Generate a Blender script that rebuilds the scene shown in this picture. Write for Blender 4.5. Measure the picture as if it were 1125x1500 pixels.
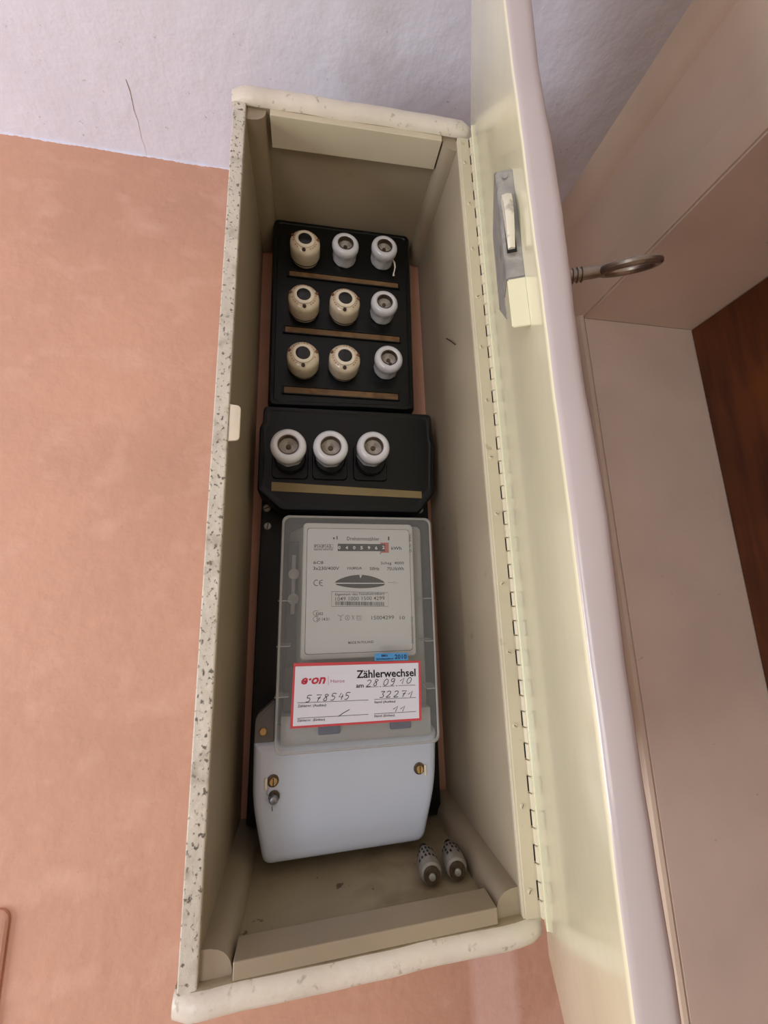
import bpy, bmesh, math, random
from mathutils import Vector, Matrix
random.seed(7)
for o in list(bpy.data.objects): bpy.data.objects.remove(o)
SC = bpy.context.scene; COL = SC.collection
K = 0.6            # metres per drafting unit
Z0 = 1.85          # height of the drafting origin above the floor
def W(x, y, z): return Vector((x*K, y*K, z*K+Z0))

# ------------------------------------------------------------------ camera
cam = bpy.data.cameras.new('camera'); camo = bpy.data.objects.new('camera', cam); COL.objects.link(camo)
cr = Vector((0.98257342, -0.1836482, -0.02868472)); cu = Vector((-0.01051603, -0.20899954, 0.97785919)); cf = Vector((0.18557717, 0.9605168, 0.20728865))
M = Matrix((cr, cu, -cf)).transposed().to_4x4(); M.translation = W(-0.04493, -1.0, -0.14035)
camo.matrix_world = M
cam.sensor_fit = 'HORIZONTAL'; cam.sensor_width = 36; cam.lens = 590.02/1125*36; cam.clip_start = .02
SC.camera = camo
# ------------------------------------------------------------------ world, light, exposure
SC.view_settings.view_transform = 'Standard'; SC.view_settings.look = 'None'; SC.view_settings.gamma = 1
SC.view_settings.use_curve_mapping = False; SC.view_settings.exposure = 0.0
wd = bpy.data.worlds.new('world'); SC.world = wd; wd.use_nodes = True
wd.node_tree.nodes['Background'].inputs[0].default_value = (.93, .95, 1, 1)
wd.node_tree.nodes['Background'].inputs[1].default_value = .17
def area(name, loc, target, sx, sy, power, color):
    l = bpy.data.lights.new(name, 'AREA'); l.shape = 'RECTANGLE'; l.size = sx; l.size_y = sy; l.energy = power; l.color = color
    o = bpy.data.objects.new(name, l); COL.objects.link(o); o.location = loc
    o.rotation_euler = (Vector(target)-Vector(loc)).to_track_quat('-Z', 'Y').to_euler(); return o
area('window_daylight', (-2.1, -.62, 1.35), (.1, -.25, 1.85), .9, 1.4, 50, (.88, .94, 1))
area('window_daylight_rear', (-1.2, -2.44, 1.35), (0, 0, 1.9), 1.1, 1.3, 26, (.86, .92, 1))

# ------------------------------------------------------------------ materials
def lin(c):
    return tuple(((v/255)/12.92 if v/255 <= .04045 else ((v/255+.055)/1.055)**2.4) for v in c) + (1,)
def mat(name, rgb, rough=.5, metal=0, var=.06, vscale=12, bump=0, bscale=60, coat=0, rgb2=None, alpha=1, spec=.5):
    m = bpy.data.materials.new(name); m.use_nodes = True; nt = m.node_tree; n = nt.nodes; L = nt.links
    b = n['Principled BSDF']; b.inputs['Roughness'].default_value = rough; b.inputs['Metallic'].default_value = metal
    b.inputs['Coat Weight'].default_value = coat; b.inputs['Coat Roughness'].default_value = .08
    b.inputs['Alpha'].default_value = alpha; b.inputs['Specular IOR Level'].default_value = spec
    tc = n.new('ShaderNodeTexCoord'); no = n.new('ShaderNodeTexNoise'); no.inputs['Scale'].default_value = vscale; no.inputs['Detail'].default_value = 5
    rp = n.new('ShaderNodeValToRGB'); c = lin(rgb); c2 = lin(rgb2) if rgb2 else tuple(min(1, v*(1-var*2.2)) for v in c[:3])+(1,)
    rp.color_ramp.elements[0].color = c2; rp.color_ramp.elements[1].color = tuple(min(1, v*(1+var)) for v in c[:3])+(1,)
    rp.color_ramp.elements[0].position = .34; rp.color_ramp.elements[1].position = .66
    L.new(tc.outputs['Object'], no.inputs['Vector']); L.new(no.outputs['Fac'], rp.inputs[0]); L.new(rp.outputs[0], b.inputs['Base Color'])
    if bump:
        n2 = n.new('ShaderNodeTexNoise'); n2.inputs['Scale'].default_value = bscale; n2.inputs['Detail'].default_value = 6
        bp = n.new('ShaderNodeBump'); bp.inputs['Strength'].default_value = bump; bp.inputs['Distance'].default_value = .004
        L.new(tc.outputs['Object'], n2.inputs['Vector']); L.new(n2.outputs['Fac'], bp.inputs['Height']); L.new(bp.outputs[0], b.inputs['Normal'])
    m['out'] = rp.name
    return m
def overlay(m, rgb, scale, lo, hi, stretch=(1, 1, 1), kind='noise', fac=1, detail=4, offset=(0, 0, 0)):
    """blend a second paint or dirt colour over the base colour where a noise exceeds a level"""
    nt = m.node_tree; n = nt.nodes; L = nt.links; b = n['Principled BSDF']; src = b.inputs['Base Color'].links[0].from_socket
    tc = n.new('ShaderNodeTexCoord'); mp = n.new('ShaderNodeMapping'); mp.inputs['Scale'].default_value = stretch; mp.inputs['Location'].default_value = offset
    no = n.new('ShaderNodeTexNoise'); no.inputs['Scale'].default_value = scale; no.inputs['Detail'].default_value = detail
    mr = n.new('ShaderNodeMapRange'); mr.inputs[1].default_value = lo; mr.inputs[2].default_value = hi; mr.inputs[4].default_value = fac
    mx = n.new('ShaderNodeMix'); mx.data_type = 'RGBA'; mx.inputs[7].default_value = lin(rgb)
    L.new(tc.outputs['Object'], mp.inputs[0]); L.new(mp.outputs[0], no.inputs['Vector']); L.new(no.outputs['Fac'], mr.inputs[0])
    L.new(mr.outputs[0], mx.inputs[0]); L.new(src, mx.inputs[6]); L.new(mx.outputs[2], b.inputs['Base Color'])
    return m
MT = {}
MT['orange'] = overlay(overlay(mat('orange_wall_paint', (213, 162, 136), .75, var=.05, vscale=3.5, bump=.35, bscale=45), (234, 190, 168), 15, .53, .70, (1, 1, 1.4), fac=.32),
                       (190, 122, 96), 150, .70, .76, fac=.45)
def patch(m, rgb, x0, x1, z0, z1, fac, e=.006):
    """blend a colour over the base colour inside a soft-edged rectangle"""
    nt = m.node_tree; n = nt.nodes; L = nt.links; b = n['Principled BSDF']; src = b.inputs['Base Color'].links[0].from_socket
    tc = n.new('ShaderNodeTexCoord'); sp = n.new('ShaderNodeSeparateXYZ'); L.new(tc.outputs['Object'], sp.inputs[0])
    no = n.new('ShaderNodeTexNoise'); no.inputs['Scale'].default_value = 18; L.new(tc.outputs['Object'], no.inputs['Vector'])
    last = None
    for ax, v, hi in ((0, x0, 0), (0, x1, 1), (2, z0, 0), (2, z1, 1)):
        mr = n.new('ShaderNodeMapRange')
        mr.inputs[1].default_value = v-e; mr.inputs[2].default_value = v+e; mr.inputs[3].default_value = hi; mr.inputs[4].default_value = 1-hi
        L.new(sp.outputs[ax], mr.inputs[0])
        if last is None: last = mr.outputs[0]
        else:
            mu = n.new('ShaderNodeMath'); mu.operation = 'MULTIPLY'; L.new(last, mu.inputs[0]); L.new(mr.outputs[0], mu.inputs[1]); last = mu.outputs[0]
    mu = n.new('ShaderNodeMath'); mu.operation = 'MULTIPLY'; L.new(last, mu.inputs[0]); mu.inputs[1].default_value = fac
    mx = n.new('ShaderNodeMix'); mx.data_type = 'RGBA'; mx.inputs[7].default_value = lin(rgb)
    L.new(mu.outputs[0], mx.inputs[0]); L.new(src, mx.inputs[6]); L.new(mx.outputs[2], b.inputs['Base Color']); return m
patch(MT['orange'], (236, 196, 184), .186, .246, .6, Z0-.40, .6)  # pale band below the cabinet: reflected light put into the wall colour
MT['ceiling'] = overlay(overlay(mat('ceiling_whitewash', (233, 234, 248), .85, var=.03, vscale=4, bump=.5, bscale=38), (150, 135, 110), 5, .55, .85, fac=.5),
                        (140, 125, 105), 130, .70, .76, fac=.5)
MT['plaster'] = mat('offwhite_plaster', (214, 204, 190), .8, var=.03)
patch(MT['ceiling'], (158, 140, 116), .40, 3.0, -9, 9, .0, .17)  # ceiling turns browner and mottled towards the right
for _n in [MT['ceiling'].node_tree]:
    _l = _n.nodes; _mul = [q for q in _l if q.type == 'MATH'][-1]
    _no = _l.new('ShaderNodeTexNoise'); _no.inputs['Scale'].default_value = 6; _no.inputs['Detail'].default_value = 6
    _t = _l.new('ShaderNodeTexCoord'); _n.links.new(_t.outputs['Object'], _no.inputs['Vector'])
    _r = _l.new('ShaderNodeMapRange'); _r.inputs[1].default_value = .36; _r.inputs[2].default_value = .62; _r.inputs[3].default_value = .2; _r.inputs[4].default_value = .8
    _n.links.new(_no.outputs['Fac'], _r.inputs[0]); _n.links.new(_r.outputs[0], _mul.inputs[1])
MT['trim'] = mat('door_casing_paint', (212, 190, 168), .45, var=.04, vscale=6, bump=.12, bscale=14)
MT['reveal'] = overlay(mat('door_reveal_paint', (228, 208, 190), .4, var=.04, vscale=6, bump=.12, bscale=14), (150, 110, 90), 30, .72, .78, (1, 3, 3), fac=.6)
MT['brown'] = overlay(mat('brown_door_wood', (112, 58, 20), .42, var=.2, vscale=5, bump=.1, bscale=30), (66, 26, 9), 9, .45, .7, (6, 6, .5), fac=.8)
MT['enamel'] = overlay(mat('cream_enamel', (210, 198, 172), .33, var=.04, vscale=7, bump=.14, bscale=26, coat=.15), (150, 132, 100), 60, .69, .76, fac=.45)
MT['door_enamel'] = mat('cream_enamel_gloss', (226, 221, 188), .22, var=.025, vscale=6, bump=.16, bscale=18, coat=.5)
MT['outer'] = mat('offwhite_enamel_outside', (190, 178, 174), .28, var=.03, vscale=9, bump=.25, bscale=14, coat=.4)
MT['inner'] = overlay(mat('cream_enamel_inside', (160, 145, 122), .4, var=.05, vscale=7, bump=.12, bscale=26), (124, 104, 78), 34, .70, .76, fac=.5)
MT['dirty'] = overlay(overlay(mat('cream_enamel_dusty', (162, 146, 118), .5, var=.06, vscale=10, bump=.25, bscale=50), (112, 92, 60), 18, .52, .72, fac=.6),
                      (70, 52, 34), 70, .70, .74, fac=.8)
MT['chipped'] = overlay(overlay(mat('chipped_enamel_edge', (214, 206, 190), .4, var=.05, vscale=20, bump=.4, bscale=80), (74, 64, 54), 290, .575, .66, (1, 1, .8), fac=.85),
                        (150, 140, 122), 45, .55, .7, fac=.6)
MT['lip'] = overlay(mat('chipped_enamel_lip', (226, 216, 200), .35, var=.04, vscale=20, bump=.35, bscale=50), (140, 130, 108), 130, .62, .70, (1, 1, .8), fac=.5)
MT['black'] = overlay(mat('black_bakelite', (9, 11, 12), .38, var=.1, vscale=20, bump=.05, bscale=80, spec=.32), (60, 58, 55), 170, .74, .78, fac=.6)
MT['blackmat'] = mat('black_baseplate', (13, 13, 14), .5, var=.1)
MT['strip'] = overlay(mat('yellowed_card_strip', (124, 94, 60), .6, var=.1, vscale=30), (96, 62, 30), 55, .48, .66, fac=.8)
MT['strip_clean'] = mat('tan_card_strip', (138, 118, 78), .55, var=.04, vscale=20)
MT['porcelain'] = overlay(mat('white_porcelain', (222, 222, 226), .16, var=.03, vscale=30, bump=.1, bscale=90, coat=.6), (150, 128, 100), 160, .72, .78, fac=.5)
MT['bakelite_cream'] = overlay(mat('yellowed_porcelain', (228, 212, 186), .22, var=.04, vscale=40, coat=.4), (196, 160, 118), 130, .5, .7, fac=.35)
MT['print'] = mat('faded_rust_print', (190, 140, 98), .5, var=.2, vscale=300)
MT['rust'] = mat('rust_brown', (120, 74, 42), .7, var=.2, vscale=200)
MT['darkspot'] = mat('dark_brown_pin', (48, 28, 18), .5)
MT['button'] = mat('black_button', (16, 16, 18), .28)
MT['rim'] = mat('tarnished_rim', (92, 76, 58), .4, metal=.4, var=.2, vscale=150)
MT['inset'] = overlay(mat('fuse_window_disc', (176, 168, 156), .35, var=.08, vscale=160), (120, 104, 84), 120, .52, .68, fac=.6)
MT['steel'] = overlay(mat('worn_steel', (176, 174, 168), .42, metal=.4, var=.15, vscale=60), (90, 80, 68), 60, .52, .66, fac=.7)
MT['keymetal'] = mat('tarnished_nickel', (150, 142, 130), .34, metal=.9, var=.15, vscale=60)
MT['brass'] = mat('brass_screw', (186, 156, 104), .35, metal=.8, var=.1, vscale=60)
MT['dark'] = mat('black_slot', (14, 12, 10), .8)
MT['cover'] = mat('smoky_clear_cover', (176, 176, 174), .16, var=.02, vscale=20, alpha=.24, coat=.3)
MT['coverrim'] = mat('clear_cover_edge', (178, 176, 172), .2, var=.02, vscale=20, alpha=.62)
MT['body'] = mat('grey_meter_body', (150, 148, 142), .5, var=.04, vscale=12)
MT['bodydark'] = mat('dark_meter_chassis', (44, 42, 44), .5, var=.1, vscale=30)
MT['bodyband'] = mat('grey_meter_lower_frame', (176, 176, 176), .5, var=.03, vscale=12)
MT['coil'] = mat('copper_coil_wire', (120, 84, 66), .4, metal=.5, var=.2, vscale=90)
MT['blueplastic'] = mat('blue_terminal_block', (70, 84, 120), .5)
MT['dial'] = mat('white_dial_plate', (214, 214, 212), .42, var=.01, vscale=8)
MT['dialframe'] = mat('dial_frame_plastic', (204, 203, 198), .4, var=.015, vscale=8)
MT['ink'] = mat('black_ink', (18, 18, 20), .7)
MT['greyink'] = mat('grey_ink', (66, 66, 68), .7)
MT['drum'] = mat('black_counter_drum', (22, 22, 22), .5)
MT['white'] = mat('white_digit_paint', (236, 236, 232), .6, var=0.01)
MT['reddrum'] = mat('red_counter_frame', (190, 84, 80), .5)
MT['paper'] = mat('white_label_paper', (228, 226, 238), .5, var=.01, vscale=8)
MT['red'] = mat('red_label_border', (206, 70, 78), .5, var=.02)
MT['redink'] = mat('red_logo_ink', (200, 44, 70), .5)
MT['pinkink'] = mat('pink_print_ink', (176, 96, 128), .6)
MT['pen'] = mat('ballpoint_pen_ink', (36, 35, 44), .6)
MT['blue'] = mat('blue_sticker_film', (74, 152, 214), .35, var=.02)
MT['navy'] = mat('navy_print_ink', (18, 44, 84), .6)
MT['terminal'] = mat('white_terminal_cover', (200, 207, 222), .3, var=.015, vscale=6, bump=.04, bscale=120)
MT['ear'] = mat('grey_mounting_lug', (120, 116, 112), .4, alpha=.75)
MT['seal'] = mat('zinc_seal', (150, 156, 164), .3, metal=.7, var=.2, vscale=150)
MT['bolt'] = overlay(mat('half_painted_bolt', (222, 216, 196), .3, metal=.2, var=.05), (130, 126, 118), 70, .5, .6, fac=.8)
MT['tab'] = mat('cream_painted_plate', (236, 224, 202), .3, var=.02, coat=.3)
MT['ceramic'] = mat('ceramic_fuse_body', (138, 131, 120), .35, var=.06, vscale=60)
MT['floor'] = overlay(mat('floorboards', (186, 160, 130), .45, var=.1, vscale=4), (140, 112, 86), 8, .5, .7, (6, .5, 1))

# ------------------------------------------------------------------ mesh helpers (drafting units in, metres out)
def two_tone(o, m2, test):
    o.data.materials.append(MT[m2])
    for f in o.data.polygons:
        if test(f.center): f.material_index = 1
def finish(name, bm, m, parent=None, smooth=False, world=True, angle=35):
    """link a bmesh (drafting units) as one object; with a parent the mesh is made relative to it"""
    bmesh.ops.recalc_face_normals(bm, faces=bm.faces)
    me = bpy.data.meshes.new(name)
    if smooth:
        for f in bm.faces: f.smooth = True
        for e in bm.edges:
            if len(e.link_faces) == 2 and e.calc_face_angle(0) > math.radians(angle): e.smooth = False
    root = parent
    off = Vector((0, 0, Z0)) if world else Vector((0, 0, 0))
    if world and parent is not None: off -= OR.get(parent.name, Vector((0, 0, 0)))
    for v in bm.verts: v.co = v.co*K+off
    bm.to_mesh(me); bm.free()
    me.materials.append(MT[m])
    o = bpy.data.objects.new(name, me); COL.objects.link(o)
    if parent: o.parent = parent; OR[o.name] = OR.get(parent.name, Vector((0, 0, 0)))
    return o
OR = {}     # world location of the frame each object's mesh is drawn in
def thing(name, label, cat, at, group=None):
    o = bpy.data.objects.new(name, None); COL.objects.link(o); o.empty_display_size = .05
    o.location = W(*at); OR[o.name] = W(*at); o['label'] = label; o['category'] = cat
    if group: o['group'] = group
    return o
def tag(o, label, cat, group=None):
    o['label'] = label; o['category'] = cat
    if group: o['group'] = group
    return o
def struct(o): o['kind'] = 'structure'; return o
def box(x0, x1, y0, y1, z0, z1, bev=0, seg=2, bm=None):
    b = bm or bmesh.new()
    g = bmesh.ops.create_cube(b, size=1)['verts']
    for v in g: v.co = Vector(((x0+x1)/2+v.co.x*(x1-x0), (y0+y1)/2+v.co.y*(y1-y0), (z0+z1)/2+v.co.z*(z1-z0)))
    if bev:
        es = list({e for v in g for e in v.link_edges})
        bmesh.ops.bevel(b, geom=es, offset=bev, segments=seg, affect='EDGES', profile=.5)
    return b
def prism(pts, y0, y1, bev=0, seg=2, bm=None, axis='y'):
    """extrude a polygon given as (x,z) along y, or (y,z) along x"""
    b = bm or bmesh.new()
    mk = (lambda p, t: (p[0], t, p[1])) if axis == 'y' else ((lambda p, t: (t, p[0], p[1])) if axis == 'x' else (lambda p, t: (p[0], p[1], t)))
    a = [b.verts.new(mk(p, y0)) for p in pts]; c = [b.verts.new(mk(p, y1)) for p in pts]; n = len(pts)
    fs = [b.faces.new(a), b.faces.new(c[::-1])]+[b.faces.new((a[i], c[i], c[(i+1) % n], a[(i+1) % n])) for i in range(n)]
    if bev:
        bmesh.ops.recalc_face_normals(b, faces=fs)
        es = list({e for f in fs for e in f.edges})
        bmesh.ops.bevel(b, geom=es, offset=bev, segments=seg, affect='EDGES', profile=.5)
    return b
def rrect(x0, x1, z0, z1, r, n=5):
    out = []
    for cx, cz, a0 in ((x1-r, z1-r, 0), (x0+r, z1-r, 90), (x0+r, z0+r, 180), (x1-r, z0+r, 270)):
        for i in range(n+1):
            a = math.radians(a0+90*i/n); out.append((cx+r*math.cos(a), cz+r*math.sin(a)))
    return out
def rpoly(pts, r, n=4):
    """polygon with rounded corners"""
    out = []; N = len(pts)
    for i in range(N):
        p = Vector(pts[i]); a = Vector(pts[i-1])-p; c = Vector(pts[(i+1) % N])-p
        ri = r[i] if isinstance(r, (list, tuple)) else r
        A = p+a.normalized()*ri; C = p+c.normalized()*ri
        for k in range(n+1):
            t = k/n; q = A*(1-t)**2+p*2*t*(1-t)+C*t*t; out.append((q.x, q.y))
    return out
def inset(pts, d):
    cx = sum(p[0] for p in pts)/len(pts); cz = sum(p[1] for p in pts)/len(pts)
    hw = (max(p[0] for p in pts)-min(p[0] for p in pts))/2; hh = (max(p[1] for p in pts)-min(p[1] for p in pts))/2
    return [(cx+(p[0]-cx)*(hw-d)/hw, cz+(p[1]-cz)*(hh-d)/hh) for p in pts]
def loft(rings, cap0=True, cap1=True, bm=None):
    b = bm or bmesh.new(); vs = [[b.verts.new((p[0], y, p[1])) for p in r] for r, y in rings]; n = len(vs[0])
    for A, B in zip(vs, vs[1:]):
        for i in range(n): b.faces.new((A[i], A[(i+1) % n], B[(i+1) % n], B[i]))
    if cap0: b.faces.new(vs[0][::-1])
    if cap1: b.faces.new(vs[-1])
    return b
def lathe(prof, n=28, at=(0, 0, 0), bm=None, mod=None, axis='y', cap=True):
    """spin (radius, height) about an axis; height grows towards the room (-y)"""
    b = bm or bmesh.new(); rings = []
    for (r, h) in prof:
        ring = []
        for i in range(n):
            a = 2*math.pi*i/n; rr = r*(mod(a, h) if mod else 1)
            if axis == 'y': p = (at[0]+rr*math.cos(a), at[1]-h, at[2]+rr*math.sin(a))
            elif axis == 'z': p = (at[0]+rr*math.cos(a), at[1]+rr*math.sin(a), at[2]+h)
            else: p = (at[0]+h, at[1]+rr*math.cos(a), at[2]+rr*math.sin(a))
            ring.append(b.verts.new(p))
        rings.append(ring)
    for A, B in zip(rings, rings[1:]):
        for i in range(n): b.faces.new((A[i], A[(i+1) % n], B[(i+1) % n], B[i]))
    if cap: b.faces.new(rings[0]); b.faces.new(rings[-1])
    return b
def tube(path, r, n=10, bm=None, closed=False, ry=None):
    b = bm or bmesh.new(); P = [Vector(p) for p in path]; rings = []; N = len(P)
    for i, p in enumerate(P):
        t = (P[(i+1) % N]-P[i-1]) if closed else (P[min(i+1, N-1)]-P[max(i-1, 0)])
        t.normalize(); up = Vector((0, 0, 1)) if abs(t.z) < .9 else Vector((1, 0, 0))
        s = t.cross(up).normalized(); u = s.cross(t)
        rad = r[i] if isinstance(r, (list, tuple)) else r
        rings.append([b.verts.new(p+s*math.cos(2*math.pi*k/n)*rad+u*math.sin(2*math.pi*k/n)*(rad if ry is None else ry)) for k in range(n)])
    for A, B in (list(zip(rings, rings[1:]))+([(rings[-1], rings[0])] if closed else [])):
        for i in range(n): b.faces.new((A[i], A[(i+1) % n], B[(i+1) % n], B[i]))
    if not closed: b.faces.new(rings[0][::-1]); b.faces.new(rings[-1])
    return b
def ribbon(pts, w, y, bm):
    """flat pen stroke in a plane facing the room"""
    P = [Vector(p) for p in pts]; L = []
    for i, p in enumerate(P):
        t = (P[min(i+1, len(P)-1)]-P[max(i-1, 0)])
        if t.length < 1e-9: t = Vector((1, 0))
        t.normalize(); nrm = Vector((-t.y, t.x))*w/2
        L.append((bm.verts.new((p.x+nrm.x, y, p.y+nrm.y)), bm.verts.new((p.x-nrm.x, y, p.y-nrm.y))))
    for (a, b_), (c, d) in zip(L, L[1:]): bm.faces.new((a, b_, d, c))
def text(s, x0, x1, z0, z1, y, bm, bold=0, shear=0, vert=False, rot=0):
    """type fitted into the rectangle x0..x1, z0..z1 of a plane facing the room"""
    cu_ = bpy.data.curves.new('type', 'FONT'); cu_.body = s; cu_.offset = bold; cu_.shear = shear; cu_.resolution_u = 2
    o = bpy.data.objects.new('type', cu_); me = bpy.data.meshes.new_from_object(o)
    xs = [v.co.x for v in me.vertices]; ys = [v.co.y for v in me.vertices]
    ax, bx, ay, by = min(xs), max(xs), min(ys), max(ys)
    vs = []
    for v in me.vertices:
        u = (v.co.x-ax)/(bx-ax); t = (v.co.y-ay)/(by-ay)
        if vert: X = x0+(x1-x0)*(1-t); Z = z0+(z1-z0)*u
        else: X = x0+(x1-x0)*u; Z = z0+(z1-z0)*t+rot*(X-x0)
        vs.append(bm.verts.new((X, y, Z)))
    for f in me.polygons:
        try: bm.faces.new([vs[i] for i in f.vertices])
        except ValueError: pass
    bpy.data.objects.remove(o); bpy.data.curves.remove(cu_); bpy.data.meshes.remove(me)
def slotted_screw(name, parent, x, y, z, r, m='steel', ang=.5, axis='y'):
    """slotted screw head facing the room"""
    b = lathe([(r, 0), (r, r*.3), (r*.8, r*.5)], 16, (x, y, z))
    s = finish(name, b, m, parent, smooth=True)
    return s
def slot(parent, x, y, z, r, ang):
    b = bmesh.new(); ribbon([(x-r*math.cos(ang), z-r*math.sin(ang)), (x+r*math.cos(ang), z+r*math.sin(ang))], r*.28, y, b)
    return finish('slot', b, 'dark', parent)

# ================================================================== THE ROOM
D = .3393; XL, XR = -.2010, .3057; ZC = 1.0907; RX = .7832; BX = 1.1715; ZH = .6817; YJ = -.0488
FL = -Z0/K
struct(finish('wall_back', box(-3.6, 1.6, 0, .12, FL, ZC), 'orange'))
struct(finish('wall_left', box(-3.72, -3.6, -4.3, .12, FL, ZC), 'plaster')); struct(finish('wall_rear', box(-3.6, 1.6, -4.32, -4.2, FL, ZC), 'plaster'))
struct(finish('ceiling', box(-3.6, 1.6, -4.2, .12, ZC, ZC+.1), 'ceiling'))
struct(finish('floor', box(-3.6, 1.6, -4.2, .12, FL-.06, FL), 'floor'))
DW = 1.42    # door opening, drafting units
b = box(RX, RX+.42, -4.2, YJ-DW, FL, ZC); box(RX, RX+.42, YJ-DW, 0, ZH+.012, ZC, bm=b); box(RX, RX+.42, YJ+.012, 0, FL, ZH+.012, bm=b)
struct(finish('wall_right', b, 'trim'))
# cornice bead where the right wall meets the ceiling, and the raised casing of the doorway
struct(finish('trim_1', prism([(RX-.001, ZC), (RX-.030, ZC), (RX-.030, ZC-.012), (RX-.024, 1.035), (RX-.014, 1.012), (RX+.001, .998)], -4.1, 0, 0), 'trim', smooth=True, angle=50))
hc = [(RX+.001, .764), (RX-.022, .760), (RX-.023, .757), (RX-.004, .690), (RX-.003, .6865), (RX+.001, .6865)]
struct(finish('trim_2', prism(hc, -3.9, -.0, 0), 'trim', smooth=True))
struct(finish('trim_3', prism([(RX+.001, -.001), (RX-.018, -.001), (RX-.018, YJ+.010), (RX-.013, YJ+.002), (RX-.004, YJ-.001), (RX+.001, YJ+.001)], FL, .690, 0, axis='z'), 'trim', smooth=True))
# lining of the opening: head board and jamb board
struct(finish('trim_4', box(RX+.002, BX+.01, YJ-DW, YJ+.001, ZH, ZH+.0115, .001), 'reveal'))
struct(finish('trim_5', box(RX+.0025, BX+.01, YJ, YJ+.02, FL, ZH-.0005, .001), 'reveal'))
d1 = struct(finish('door_1', box(BX, BX+.07, YJ-DW, YJ-.002, FL, ZH-.003, .002), 'brown'))
finish('door_panel', box(BX-.012, BX+.01, YJ-DW+.2, YJ-.2, FL+.3, FL+1.5, .006), 'brown', d1)
# painted-over flush cover plate low on the orange wall
jb = finish('junction_box_cover', loft([(rrect(-.86, -.578, -.95, -.682, .02), 0.0), (rrect(-.86, -.578, -.95, -.682, .02), -.005), (rrect(-.856, -.582, -.946, -.686, .018), -.008)]), 'orange', None, True)
tag(jb, 'flat rounded cover plate painted over in the orange of the wall, at its lower left', 'cover plate')
# ragged lower edge of the whitewash where it meets the orange paint
random.seed(11); b = bmesh.new(); prev = None
for k in range(340):
    x = -1.1+k*.0056; d_ = .0018+.0012*math.sin(k*.21)+random.random()*.0026
    c_ = (b.verts.new((x, -.0012, ZC)), b.verts.new((x, -.0012, ZC-d_)), b.verts.new((x, .0002, ZC-d_-.0006)))
    if prev: b.faces.new((prev[0], prev[1], c_[1], c_[0])); b.faces.new((prev[1], prev[2], c_[2], c_[1]))
    prev = c_
struct(finish('trim_7', b, 'ceiling'))
# hairline cracks in the ceiling plaster
b = bmesh.new(); pts = [(-.500+.017*i/8+.0016*math.sin(i*2.1), -.001-i*.022) for i in range(9)]
P_ = [Vector((p[0], p[1])) for p in pts]
for i in range(8):
    w = .0007*(.25+i/9)
    v = [b.verts.new((P_[i].x-w, P_[i].y, ZC-.0008)), b.verts.new((P_[i].x+w, P_[i].y, ZC-.0008)), b.verts.new((P_[i+1].x+w*.8, P_[i+1].y, ZC-.0008)), b.verts.new((P_[i+1].x-w*.8, P_[i+1].y, ZC-.0008))]
    b.faces.new(v)
struct(finish('trim_6', b, 'rust'))

# ================================================================== THE CABINET
cab = thing('meter_cabinet', 'tall narrow cream painted wooden meter cabinet on the orange wall, its door hanging open', 'cabinet', (.0525, 0, -.652))
zt = lambda x, dz=0: .8815+(x-XL)*.047+dz          # the top board runs slightly out of level
zb = lambda x, dz=0: -.6515+(x-XL)*.018+dz
IL, IR = -.1762, .2742
def slab(x0, x1, y0, y1, za, zc_, bev, seg=3):
    return prism([(x0, za(x0)), (x1, za(x1)), (x1, zc_(x1)), (x0, zc_(x0))], y0, y1, bev, seg)
def panel(x0, x1):
    b = box(x0, x1, -D, -.001, -.622, .848, .003, 2); return b
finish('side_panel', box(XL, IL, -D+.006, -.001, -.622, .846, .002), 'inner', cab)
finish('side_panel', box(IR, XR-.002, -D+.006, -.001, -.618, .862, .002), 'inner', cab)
e = finish('edge_band', prism(rpoly([(XL, -.6235), (IL-.0005, -.6235), (IL-.0005, .8455), (XL, .8455)], .003), -D-.001, -D+.0062, .0022), 'chipped', cab, True)
e['label'] = 'front edge of the side board with chipped, specked paint'
finish('edge_band', box(IR+.0005, XR-.0015, -D-.0005, -D+.0062, -.6185, .861, .001), 'enamel', cab)
def wavy(b, amp, sc, seed):
    rnd = random.Random(seed); ph = [rnd.random()*6 for _ in range(6)]
    for v in b.verts:
        v.co.z += amp*(math.sin(v.co.x*sc+ph[0])+.5*math.sin(v.co.x*sc*2.7+ph[1])); v.co.y += amp*.8*math.sin(v.co.x*sc*1.6+ph[2])
def board(x0, x1, z0f, z1f, y0, y1, r, nx=24):
    """board with a rounded front nose, cut into slices so the nose can waver"""
    b = bmesh.new(); prof = []
    for i in range(9):
        a = math.pi/2+math.pi*i/8; prof.append((math.cos(a), math.sin(a)))
    R = []
    for k in range(nx+1):
        x = x0+(x1-x0)*k/nx; zl, zh = z0f(x), z1f(x); h = (zh-zl)/2; zc = (zh+zl)/2; sh = 1
        ed = min(k, nx-k)
        yn = y0+(.012*(1-ed/1.5)**2 if ed < 1.5 else 0)
        ring = [(x, y1, zh)]+[(x, yn+r+c*r, zc+s*h) for c, s in prof]+[(x, y1, zl)]
        R.append([b.verts.new(p) for p in ring])
    n = len(R[0])
    for A, B in zip(R, R[1:]):
        for i in range(n): b.faces.new((A[i], A[(i+1) % n], B[(i+1) % n], B[i]))
    b.faces.new(R[0]); b.faces.new(R[-1][::-1])
    wavy(b, .0007, 28, nx); return b
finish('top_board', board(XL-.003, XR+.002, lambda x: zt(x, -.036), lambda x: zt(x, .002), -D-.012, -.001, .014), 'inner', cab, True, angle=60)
e = finish('nose_strip', board(XL-.0038, XR+.0028, lambda x: zt(x, -.0372), lambda x: zt(x, .0032), -D-.0135, -D+.004, .014), 'lip', cab, True, angle=60)
e['label'] = 'pale chipped rounded front nose of the top board'
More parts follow.
